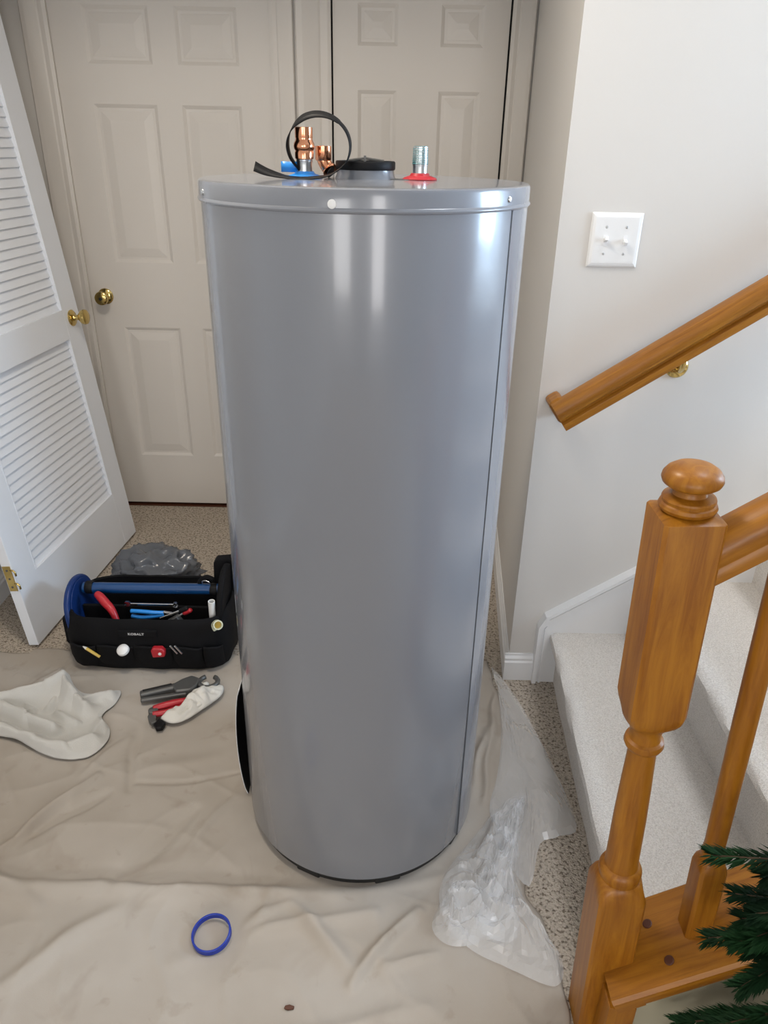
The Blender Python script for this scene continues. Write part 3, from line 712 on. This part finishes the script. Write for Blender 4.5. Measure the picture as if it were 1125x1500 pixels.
# elbow
el = tag(empty('copper_elbow', (HX-.071, HY+.0, ZT)), 'small copper elbow lying on top of the heater by the blue disc', 'pipe fitting')
b = B(); tube(b, catmull([(.012, -.006, .012), (.010, -.004, .015), (.004, -.001, .022), (0, 0, .032), (0, 0, .050)], 6), lambda t: .0112 if .25 < t < .8 else .0128, 20, cap=True); mk('elbow_body', b, m_cop, el, smooth='auto')
mk('socket', lathe(B(), [(.0128, .028), (.0138, .030), (.0138, .050), (.0115, .0505), (.011, .040)], 28, cap=False), m_cop, el, smooth='auto')
mk('bore', lathe(B(), [(.0100, 0), (.0100, .002)], 20, at((.0125, -.0065, .0115), (.5, -.25, -.35))), m_dark, el)
# blue tape flag
b = B(); rr = []
for i in range(9):
    t = i/8; rr.append([b.verts.new((-.150-.034*t, HY-.028-.004*math.sin(t*5), ZT+.010+hh)) for hh in (0, .016)])
for i in range(8): b.faces.new((rr[i][0], rr[i+1][0], rr[i+1][1], rr[i][1]))
o = mk('blue_tape', b, m_blue, smooth=True); tag(o, 'short flag of blue tape stuck beside the copper fitting', 'tape'); s = o.modifiers.new('t', 'SOLIDIFY'); s.thickness = .0006
# black strap: tail, loop
def ribbon(name, pts, width_dir, w, material, per=8, thick=.0014):
    P_ = catmull(pts, per); b = B(); rr = []
    for i, q in enumerate(P_):
        t = i/(len(P_)-1); d = Vector(width_dir(t)).normalized()*(w/2); rr.append((b.verts.new(q-d), b.verts.new(q+d)))
    for i in range(len(rr)-1): b.faces.new((rr[i][0], rr[i+1][0], rr[i+1][1], rr[i][1]))
    o = mk(name, b, material, smooth=True); s = o.modifiers.new('thickness', 'SOLIDIFY'); s.thickness = thick; s.offset = 0; return o
sx, sy, sz = -.118, 1.335, 1.500
loop = [(-.222, 1.325, 1.473), (-.200, 1.322, 1.4645), (-.165, 1.318, 1.4575), (-.130, 1.316, 1.4575), (-.098, 1.320, 1.463), (-.076, 1.324, 1.478)]
for a in range(0, 245, 22):
    an = R(-15+a); loop.append((sx+.052*math.cos(an), sy-.008+.03*a/245, sz+.004+.046*math.sin(an)))
loop.append((-.150, 1.372, 1.462))
o = ribbon('strap', loop, lambda t: (.10, 1, (.85-7*t if t < .10 else .15 if t < .5 else .25+2.6*(t-.5) if t < .68 else max(.05, .72-4*(t-.68)))), .021, m_blackp); tag(o, 'black webbing strap looped over the copper fitting on the heater', 'strap')

# ------------------------------------------------------------------ tool bag
tb = tag(empty('tool_bag', (-.735, 2.00, .010)), 'black open tool bag with a blue tube handle, packed with hand tools', 'tool bag')
def sup(a, n=4.5):
    c, s = math.cos(a), math.sin(a); q = (abs(c)**n+abs(s)**n)**(-1/n); return c*q, s*q
b = B(); rings = []; NS = 64
prof = [(.240, .128, 0), (.252, .138, .003), (.258, .142, .015), (.264, .144, .06), (.262, .142, .11), (.256, .137, .155), (.250, .132, .180), (.246, .129, .184), (.240, .124, .180), (.238, .120, .10), (.235, .118, .04)]
for hx, hy, z in prof:
    rings.append([b.verts.new((hx*sup(2*math.pi*i/NS)[0]*(1+.012*math.sin(i*.9+z*40)), hy*sup(2*math.pi*i/NS)[1]*(1+.015*math.sin(i*1.3+z*30)), z)) for i in range(NS)])
for k in range(len(rings)-1):
    for i in range(NS):
        j = (i+1) % NS; b.faces.new((rings[k][i], rings[k][j], rings[k+1][j], rings[k+1][i]))
b.faces.new(rings[0]); b.faces.new(rings[-1])
mk('body', b, m_bag, tb, smooth='auto')
# front pocket panels
for xa, xb in ((-.235, -.150), (-.146, -.035), (-.030, .085), (.090, .180), (.184, .24)):
    b = B(); n = 10; rr = []
    for i in range(n+1):
        t = i/n; x = xa+(xb-xa)*t; y = -.144-.010*math.sin(math.pi*t)**.5+(.018*max(0, abs(x)-.20)/.04)
        rr.append([b.verts.new((x, y-dy, z)) for z, dy in ((.012, -.012), (.05, .002), (.094+.004*math.sin(t*5), .004), (.096+.004*math.sin(t*5), -.002), (.05, -.010), (.012, -.018))])
    for i in range(n):
        for k in range(6):
            j = (k+1) % 6; b.faces.new((rr[i][k], rr[i][j], rr[i+1][j], rr[i+1][k]))
    b.faces.new(rr[0]); b.faces.new(rr[-1]); mk('pocket', b, m_bag, tb, smooth='auto')
# raised ends
def end_panel(x, hgt, lean_, material, outer, name, wid=.105):
    b = B(); poly = []
    for i in range(25):
        a = math.pi*i/24; poly.append((wid*math.cos(a), .12+(hgt-.12)*math.sin(a)**.75))
    poly += [(-wid, .03), (wid, .03)]
    prism(b, poly, 'x', -.009, .009); e = mk(name, b, outer, tb, bevel=.006, loc=(x, 0, 0), rot=(0, R(lean_), 0))
    b = B(); sgn = 1 if x < 0 else -1
    prism(b, [(y_*.86, .03+(z_-.03)*.95) for y_, z_ in poly], 'x', sgn*.009, sgn*.0125); mk('lining', b, material, e, bevel=.001)
    return e
end_panel(-.222, .245, -7, m_navy, m_navy, 'end_panel')
end_panel(.222, .300, 3, m_bag, m_bag, 'end_panel')
b = B(); tube(b, [(-.225, .01, .205), (.225, .01, .210)], .0175, 20); hd = mk('handle_tube', b, m_bluet, tb, smooth='auto')
for sx_ in (-.205, .195):
    mk('handle_collar', lathe(B(), [(.019, -.012), (.021, -.008), (.021, .008), (.019, .012)], 24, at((sx_, .01, .207), (1, 0, 0))), m_blackp, hd, smooth='auto')
# dark padded dividers filling the inside
mk('divider', box(B(), -.225, .225, -.022, -.012, .03, .160), m_bag, tb, bevel=.003)
mk('inner_floor', box(B(), -.225, .225, -.10, .10, .028, .075), m_bag, tb, bevel=.004)
# flap / strap on the right side
b = B(); prism(b, [(.180, .10), (.262, .10), (.258, .29), (.245, .305), (.200, .300), (.190, .285)], 'y', .045, .075); mk('side_flap', b, m_bag, tb, bevel=.006)
b = B(); tube(b, catmull([(.165, .015, .215), (.158, .010, .235), (.172, .005, .243), (.186, .004, .234), (.180, .008, .215), (.166, .012, .213)], 6), .0022, 8); mk('strap_ring', b, m_chrome, tb, smooth=True)
b = B(); tube(b, catmull([(.145, .02, .200), (.150, .018, .232), (.172, .016, .250), (.192, .018, .240)], 6), .008, 8); mk('strap_end', b, m_bag, tb, smooth=True)
# left-hand side pocket with a white cap of something inside
mk('side_pocket', box(B(), -.285, -.250, -.06, .06, .03, .135), m_bag, tb, bevel=.012)
# printed lettering
cu = bpy.data.curves.new('lettering', 'FONT'); cu.body = 'KOBALT'; cu.size = .0105; cu.align_x = 'CENTER'; cu.align_y = 'CENTER'; cu.extrude = .0003; cu.space_character = 1.12; cu.offset = .0003
tmp = bpy.data.objects.new('lettering_curve', cu); COL.objects.link(tmp)
bpy.context.view_layer.update()
me = bpy.data.meshes.new_from_object(tmp.evaluated_get(bpy.context.evaluated_depsgraph_get())); bpy.data.objects.remove(tmp)
me.materials.clear(); me.materials.append(mat('print_white', (.55, .55, .55), .6))
lt = mo('lettering', me, tb, loc=(-.018, -.1465, .140), rot=(R(90), 0, 0)); lt.scale = (1.15, 1, 1)
mk('label_strip', box(B(), -.075, .045, -.1455, -.128, .129, .151), m_bag, tb, bevel=.002)

BX, BY, BZ = -.735, 2.0, .008
def thing(o, label, cat, group=None): return tag(o, label, cat, group)
# red handled tool
t = thing(empty('utility_knife', (BX-.15, BY-.062, .18)), 'red handled cutter poking up out of the tool bag beside its blue end', 'hand tool')
b = B(); tube(b, catmull([(-.018, .030, .040), (-.006, .022, .036), (.016, .006, .022), (.040, -.012, .006), (.058, -.028, -.030)], 6), lambda q: .011*(.75+.5*math.sin(math.pi*min(1, q*.9+.1))), 14); mk('handle', b, m_red, t, smooth=True)
b = B(); tube(b, [(.058, -.028, -.030), (.072, -.036, -.080)], .007, 10); mk('blade_end', b, m_gunm, t)
# combination wrench lying across
t = thing(empty('wrench', (BX, BY-.035, .186)), 'chrome combination wrench lying across the top of the tool bag', 'wrench')
b = B(); box(b, -.064, .072, -.003, .003, -.0042, .0042); mk('shank', b, m_chrome, t, bevel=.0015)
b = B(); prism(b, [(-.064, -.004), (-.070, -.009), (-.080, -.009), (-.084, -.004), (-.076, -.003), (-.076, .003), (-.084, .004), (-.080, .009), (-.070, .009), (-.064, .004)], 'y', -.0035, .0035); mk('open_jaw', b, m_chrome, t)
lathe_b = lathe(B(), [(.009, -.004), (.009, .004), (.0055, .004), (.0055, -.004)], 20, at((.078, 0, 0), (0, 1, 0)), cap=False); mk('ring_end', lathe_b, m_chrome, t)
# blue handled pliers
t = thing(empty('pliers', (BX, BY-.07, .176)), 'bright blue handled pliers lying in the tool bag below the wrench', 'pliers')
for q, zz in enumerate((.004, -.006)):
    b = B(); tube(b, catmull([(-.052, .0, zz*1.8), (-.02, -.004, zz*2.2), (.02, -.004, zz*1.4), (.05, .0, zz*.5)], 6), .0065, 12); mk('grip', b, m_blue, t, smooth=True)
b = B(); prism(b, [(.048, -.008), (.075, -.004), (.080, 0), (.075, .004), (.048, .008)], 'y', -.005, .005); mk('jaw', b, m_chrome, t, bevel=.001)
# chrome plier legs
for i, (dx, dz, an) in enumerate(((.075, .160, 24), (.088, .148, 30))):
    t = thing(empty('screwdriver', (BX+dx, BY-.075, dz+.018), (0, R(-an), 0)), 'slim chrome driver with a %s handle lying askew in the tool bag' % ('red' if i else 'black'), 'hand tool', 'chrome shanks in the tool bag')
    mk('shank', lathe(B(), [(.0032, -.04), (.0036, .03), (.002, .034)], 12, rot_to((1, 0, 0))), m_chrome, t); mk('handle', lathe(B(), [(.006, .030), (.0075, .036), (.0075, .055), (.005, .06)], 14, rot_to((1, 0, 0))), m_red if i else m_blackp, t)
t = mk('pipe_wedge', prism(B(), [(-.03, 0), (.03, 0), (.012, .030)], 'y', -.012, .012), m_gunm, None, bevel=.003, loc=(BX+.085, BY-.085, .152)); tag(t, 'dull grey metal wedge among the tools below the chrome shanks', 'hand tool')
# PVC pipe piece and elbow
o = mk('pvc_pipe', lathe(B(), [(.0105, -.052), (.0105, .052), (.0082, .052), (.0082, .03)], 24, cap=False), m_white, None, smooth='auto', loc=(BX+.207, BY-.085, .186), rot=(R(4), R(2), 0)); tag(o, 'short white plastic pipe sticking up from the tool bag', 'pipe')
t = thing(empty('pipe_elbow', (BX+.228, BY-.118, .175)), 'cream plastic pipe elbow with its open end facing out of the tool bag', 'pipe fitting')
b = B(); tube(b, catmull([(-.014, .008, -.030), (-.012, .006, -.014), (-.006, .0, -.002), (.002, -.008, .004)], 6), .0115, 18); mk('elbow', b, m_cream, t, smooth='auto')
mk('socket', lathe(B(), [(.0125, -.004), (.0148, 0), (.0148, .022), (.0112, .0225), (.0108, .004)], 28, at((.000, -.006, .002), (.38, -.80, .45)), cap=False), m_cream, t, smooth='auto')
mk('bore', lathe(B(), [(.0108, .006), (.0108, .008)], 20, at((.000, -.006, .002), (.38, -.80, .45))), m_yel, t)
# pencil, white knob, tape measure, bits in the front pockets
d = Vector((-.055, 0, .046)).normalized()
t = thing(empty('pencil', (BX-.150, BY-.158, .082)), 'yellow carpenter pencil slanting out of the front pocket', 'pencil')
mk('shaft', lathe(B(), [(.0045, -.018), (.0048, .030), (.0048, .031)], 6, rot_to(d)), m_yel, t); mk('tip', lathe(B(), [(.0048, .031), (.0015, .042), (.0003, .043)], 6, rot_to(d)), m_rag, t)
o = mk('rounded_lid', lathe(B(), [(.019, -.004), (.0185, .004), (.014, .009), (.006, .0115), (.001, .012)], 28), m_white, None, smooth='auto', loc=(BX-.060, BY-.160, .100), rot=(R(28), R(-8), 0)); tag(o, 'white rounded plastic lid showing at the front pocket', 'lid')
t = thing(empty('tape_measure', (BX+.050, BY-.160, .095), (0, R(-6), 0)), 'small red tape measure tucked in the front pocket', 'tape measure')
mk('case', prism(B(), [(-.020, -.014), (.018, -.014), (.022, .004), (.014, .018), (-.014, .020), (-.021, .012)], 'y', -.010, .010), m_red, t, bevel=.004); mk('button', lathe(B(), [(.005, .010), (.005, .0115)], 16, at((.006, 0, 0), (0, -1, 0))), m_white, t)
for dx in (.094, .108):
    o = mk('drill_bit', lathe(B(), [(.0035, -.022), (.0035, .012), (.003, .014)], 12), m_chrome, None, loc=(BX+dx, BY-.158, .108), rot=(0, R(-34), 0)); tag(o, 'silver drill bit held in the front pocket beside the tape measure', 'drill bit', 'silver bits in the pocket')
o = mk('bottle_cap', lathe(B(), [(.012, -.05), (.012, .010), (.0105, .013), (.004, .014)], 24), m_white, None, smooth='auto', loc=(BX-.262, BY-.03, .150)); tag(o, 'white bottle top in the side pocket of the tool bag', 'bottle')

# ------------------------------------------------------------------ grey cutter, red pliers and rag on the cloth
t = tag(empty('pipe_cutter', (-.60, 1.757, .012), (0, 0, 0)), 'grey metal ratchet pipe cutter lying in front of the tool bag', 'pipe cutter')
def bar(bm, p, q, w, h0, h1):
    p, q = Vector((*p, 0)), Vector((*q, 0)); d = (q-p).normalized(); n = Vector((-d.y, d.x, 0))*w/2
    prism(bm, [((p-n).x, (p-n).y), ((q-n).x, (q-n).y), ((q+n).x, (q+n).y), ((p+n).x, (p+n).y)], 'z', h0, h1); return bm
mk('handle', bar(B(), (-.115, -.038), (.005, .010), .022, .006, .026), m_gunm, t, bevel=.005)
mk('grip_channel', bar(B(), (-.108, -.031), (-.03, .002), .009, .026, .0275), m_dark, t, bevel=.001)
mk('lower_handle', bar(B(), (-.108, -.056), (.020, -.022), .015, .004, .018), m_gunm, t, bevel=.004)
mk('body', prism(B(), [(-.01, -.03), (.030, -.022), (.045, .0), (.050, .032), (.020, .045), (-.005, .028), (-.03, .0)], 'z', .005, .028), m_gunm, t, bevel=.004)
b = B(); pts = []
for i in range(20):
    a = R(-60+300*i/19); pts.append((.075+.028*math.cos(a+math.pi), .026+.026*math.sin(a+math.pi)+.0, .018))
tube(b, pts, .0075, 12); mk('jaw_ring', b, m_gunm, t, smooth=True)
mk('blade', prism(B(), [(.060, .022), (.105, .006), (.100, -.006), (.055, .010)], 'z', .014, .018), m_dark, t)
t = tag(empty('pliers', (-.605, 1.672, .012)), 'red handled pliers lying half under the white rag', 'pliers')
b = B(); tube(b, catmull([(-.055, -.008, .014), (-.02, .006, .016), (.02, .022, .015), (.06, .038, .012)], 6), lambda q: .0105*(.8+.3*math.sin(math.pi*q)), 14); mk('grip', b, m_red, t, smooth=True)
b = B(); tube(b, catmull([(-.050, -.030, .012), (-.015, -.020, .012), (.02, .000, .012), (.06, .026, .012)], 6), .009, 14); mk('grip', b, m_red, t, smooth=True)
mk('joint', lathe(B(), [(.014, 0), (.014, .018), (.011, .020)], 24, Matrix.Translation((-.052, -.018, 0))), m_gunm, t, smooth='auto')
mk('jaw', prism(B(), [(-.060, -.012), (-.040, -.030), (-.030, -.062), (-.040, -.072), (-.052, -.060), (-.062, -.040)], 'z', 0, .016), m_gunm, t, bevel=.003)
mk('jaw', prism(B(), [(-.028, -.044), (-.004, -.062), (-.008, -.084), (-.024, -.088), (-.036, -.070)], 'z', 0, .014), m_blackp, t, bevel=.003)
rg = tag(empty('rag', (-.54, 1.68, 0)), 'small twisted white rag draped over the red pliers', 'rag')
under(crumple('cotton', [(-.628, 1.630), (-.600, 1.650), (-.575, 1.690), (-.555, 1.735), (-.520, 1.765), (-.482, 1.775), (-.478, 1.735), (-.500, 1.700), (-.530, 1.660), (-.555, 1.630), (-.590, 1.612)], .030, m_rag, z0=.018, seed=8, freq=18, p=2.6, lat=.012, fine=.5, M=20, thick=.003, edge=.008), rg)
for pts in ([(-.615, 1.635, .034), (-.580, 1.655, .040), (-.550, 1.690, .042), (-.520, 1.725, .040), (-.492, 1.760, .032)], [(-.590, 1.625, .030), (-.555, 1.650, .036), (-.525, 1.690, .036), (-.500, 1.740, .030)], [(-.560, 1.735, .028), (-.545, 1.750, .034), (-.530, 1.770, .034), (-.548, 1.782, .028)]):
    b = B(); tube(b, catmull([Vector(p_)+Vector((0, 0, -.006)) for p_ in pts], 7), lambda q: .0105*(.75+.25*math.sin(q*12)), 10); under(mk('twist', b, m_rag, smooth=True), rg)

# ------------------------------------------------------------------ blue ring
rgx, rgy = -.344, .992
zc = cloth_h(rgx, rgy)
o = mk('blue_ring', lathe(B(), [(.0400, 0), (.0412, .001), (.0412, .013), (.0400, .014), (.0378, .014), (.0370, .013), (.0370, .001), (.0378, 0), (.0400, 0)], 64, cap=False), m_ring, None, smooth='auto', loc=(rgx, rgy, zc+.0045), rot=(R(5), R(-4), 0))
tag(o, 'dark blue plastic ring lying alone on the drop cloth', 'ring')
o = mk('wood_chip', prism(B(), [(-.010, -.002), (-.002, -.005), (.009, -.003), (.010, .002), (0, .005), (-.008, .003)], 'z', 0, .004), m_plug, None, bevel=.001, loc=(-.164, .850, cloth_h(-.164, .85)+.001)); tag(o, 'tiny brown chip of debris on the drop cloth', 'debris')

# ------------------------------------------------------------------ evergreen garland by the stairs
def frond(parent, base, tip, droop, nL, length, seed):
    """flat evergreen spray: curved stem with two dense rows of needles"""
    rnd = random.Random(seed); base, tip = Vector(base), Vector(tip); mid = (base+tip)/2+Vector((0, 0, droop))
    P_ = catmull([base, mid, tip], 14); b = B(); tube(b, P_, lambda t: .0028*(1-.7*t)+.0004, 6); st_ = mk('branch', b, m_stem, parent, smooth=True)
    b = B(); n = len(P_)
    for i in range(nL):
        t = (i+rnd.random())/nL; f_ = t*(n-1); k = min(n-2, int(f_)); p = P_[k].lerp(P_[k+1], f_-k); tan = (P_[k+1]-P_[k]).normalized()
        side = tan.cross(Vector((0, 0, 1))).normalized(); up = side.cross(tan)
        a = rnd.choice((0, math.pi))+rnd.gauss(0, .55); out = side*math.cos(a)+up*math.sin(a)*.8
        d = (out*.8+tan*(.75+.3*rnd.random())).normalized(); l = length*(1-.45*t)*(.75+.4*rnd.random()); w = .0012+.0004*rnd.random()
        d2 = (d+tan*.35+Vector((0, 0, -.12))).normalized(); q = d.cross(up if abs(d.dot(up)) < .9 else side).normalized()*w; u = d.cross(q).normalized()*w*.45
        m1 = p+d*l*.55; e = m1+d2*l*.45
        v = [b.verts.new(x) for x in (p-q*.5, p+q*.5, m1+q, m1-q, e)]; v2 = b.verts.new(m1+u)
        b.faces.new((v[0], v[1], v2)); b.faces.new((v[1], v[2], v2)); b.faces.new((v[3], v[0], v2)); b.faces.new((v[2], v[4], v2)); b.faces.new((v[4], v[3], v2)); b.faces.new((v[0], v[3], v[2], v[1])); b.faces.new((v[3], v[4], v[2]))
    me = bpy.data.meshes.new('needles'); b.to_mesh(me); b.free(); me.materials.append(m_green)
    nd = mo('needles', me, st_); nd['kind'] = 'stuff'
    return st_
gl = tag(empty('evergreen_plant', (.80, .64, 0)), 'artificial evergreen with dark green needled sprays in front of the stair stringer', 'plant')
mk('trunk', tube(B(), [(0, 0, 0), (-.01, .01, .25), (0, .02, .70)], lambda t: .014-.006*t, 10), m_stem, gl, smooth=True)
# sprays given as (root on the trunk, tip) relative to the foot
fl_ = [((0, .02, .58), (-.325, .085, .615), .035), ((0, .02, .60), (-.24, .07, .665), .02), ((0, .02, .52), (-.285, .070, .555), .02), ((0, .01, .50), (-.270, .06, .515), .03), ((0, .02, .46), (-.295, .080, .440), .05), ((0, .02, .48), (-.25, .07, .47), .04), ((0, .02, .50), (-.21, .10, .53), .02),
       ((0, .01, .54), (-.20, .03, .58), .02), ((0, .0, .44), (-.18, .03, .44), .03), ((0, .0, .40), (-.17, .05, .40), .02),
       ((0, .0, .30), (-.285, .06, .185), .06), ((0, .0, .32), (-.255, .06, .250), .06), ((0, 0, .26), (-.27, .03, .16), .05), ((0, 0, .34), (-.20, .05, .30), .04), ((0, 0, .22), (-.26, .05, .11), .05), ((0, .0, .28), (-.20, .02, .22), .03), ((0, .0, .2), (-.22, .0, .12), .03), ((0, 0, .30), (-.22, .0, .24), .04), ((0, 0, .16), (-.2, .04, .06), .03),
       ((0, .02, .62), (-.14, .10, .68), .02), ((0, .02, .55), (.15, .05, .55), .03), ((0, .02, .44), (.2, .0, .42), .04), ((0, .02, .3), (.2, -.04, .26), .04), ((0, .0, .5), (.02, -.17, .48), .04), ((0, .0, .34), (.0, -.2, .30), .04), ((0, .0, .2), (.06, -.2, .14), .04), ((0, .02, .66), (0, .03, .80), .0)]
for i in range(16):      # side sprays that thicken the two tiers nearest the stairs
    up_ = i < 9; a = (i/8.0 if up_ else (i-9)/6.0)
    p = (-.13+.02*math.sin(i*2.1), .045+.02*math.cos(i*1.7), (.60-.16*a if up_ else .30-.16*a))
    fl_.append((p, (p[0]-.125+.015*math.sin(i*3.3), p[1]+.03*math.sin(i*1.3), p[2]+(-.02 if up_ else -.05)+.02*math.cos(i*2.7)), .012))
for i, (p, q, d_) in enumerate(fl_): frond(gl, p, q, d_, 620, .045, i+1)

# ------------------------------------------------------------------ ceiling lamp (source of the warm light)
cl = tag(empty('ceiling_lamp', (-.50, 1.30, 2.60)), 'round white ceiling lamp of the entrance hall', 'lamp')
mk('canopy', lathe(B(), [(.09, 0), (.09, -.02), (.03, -.03), (.02, -.06)], 32), m_brass, cl, smooth='auto')
mg = mat('lamp_glass', (.9, .88, .84), .4)
mg.node_tree.nodes['Principled BSDF'].inputs['Emission Color'].default_value = (1, .88, .72, 1); mg.node_tree.nodes['Principled BSDF'].inputs['Emission Strength'].default_value = 3
mk('shade', lathe(B(), [(.06, -.05), (.16, -.07), (.19, -.10), (.18, -.125), (.10, -.135), (.0, -.137)][:-1], 40), mg, cl, smooth='auto')
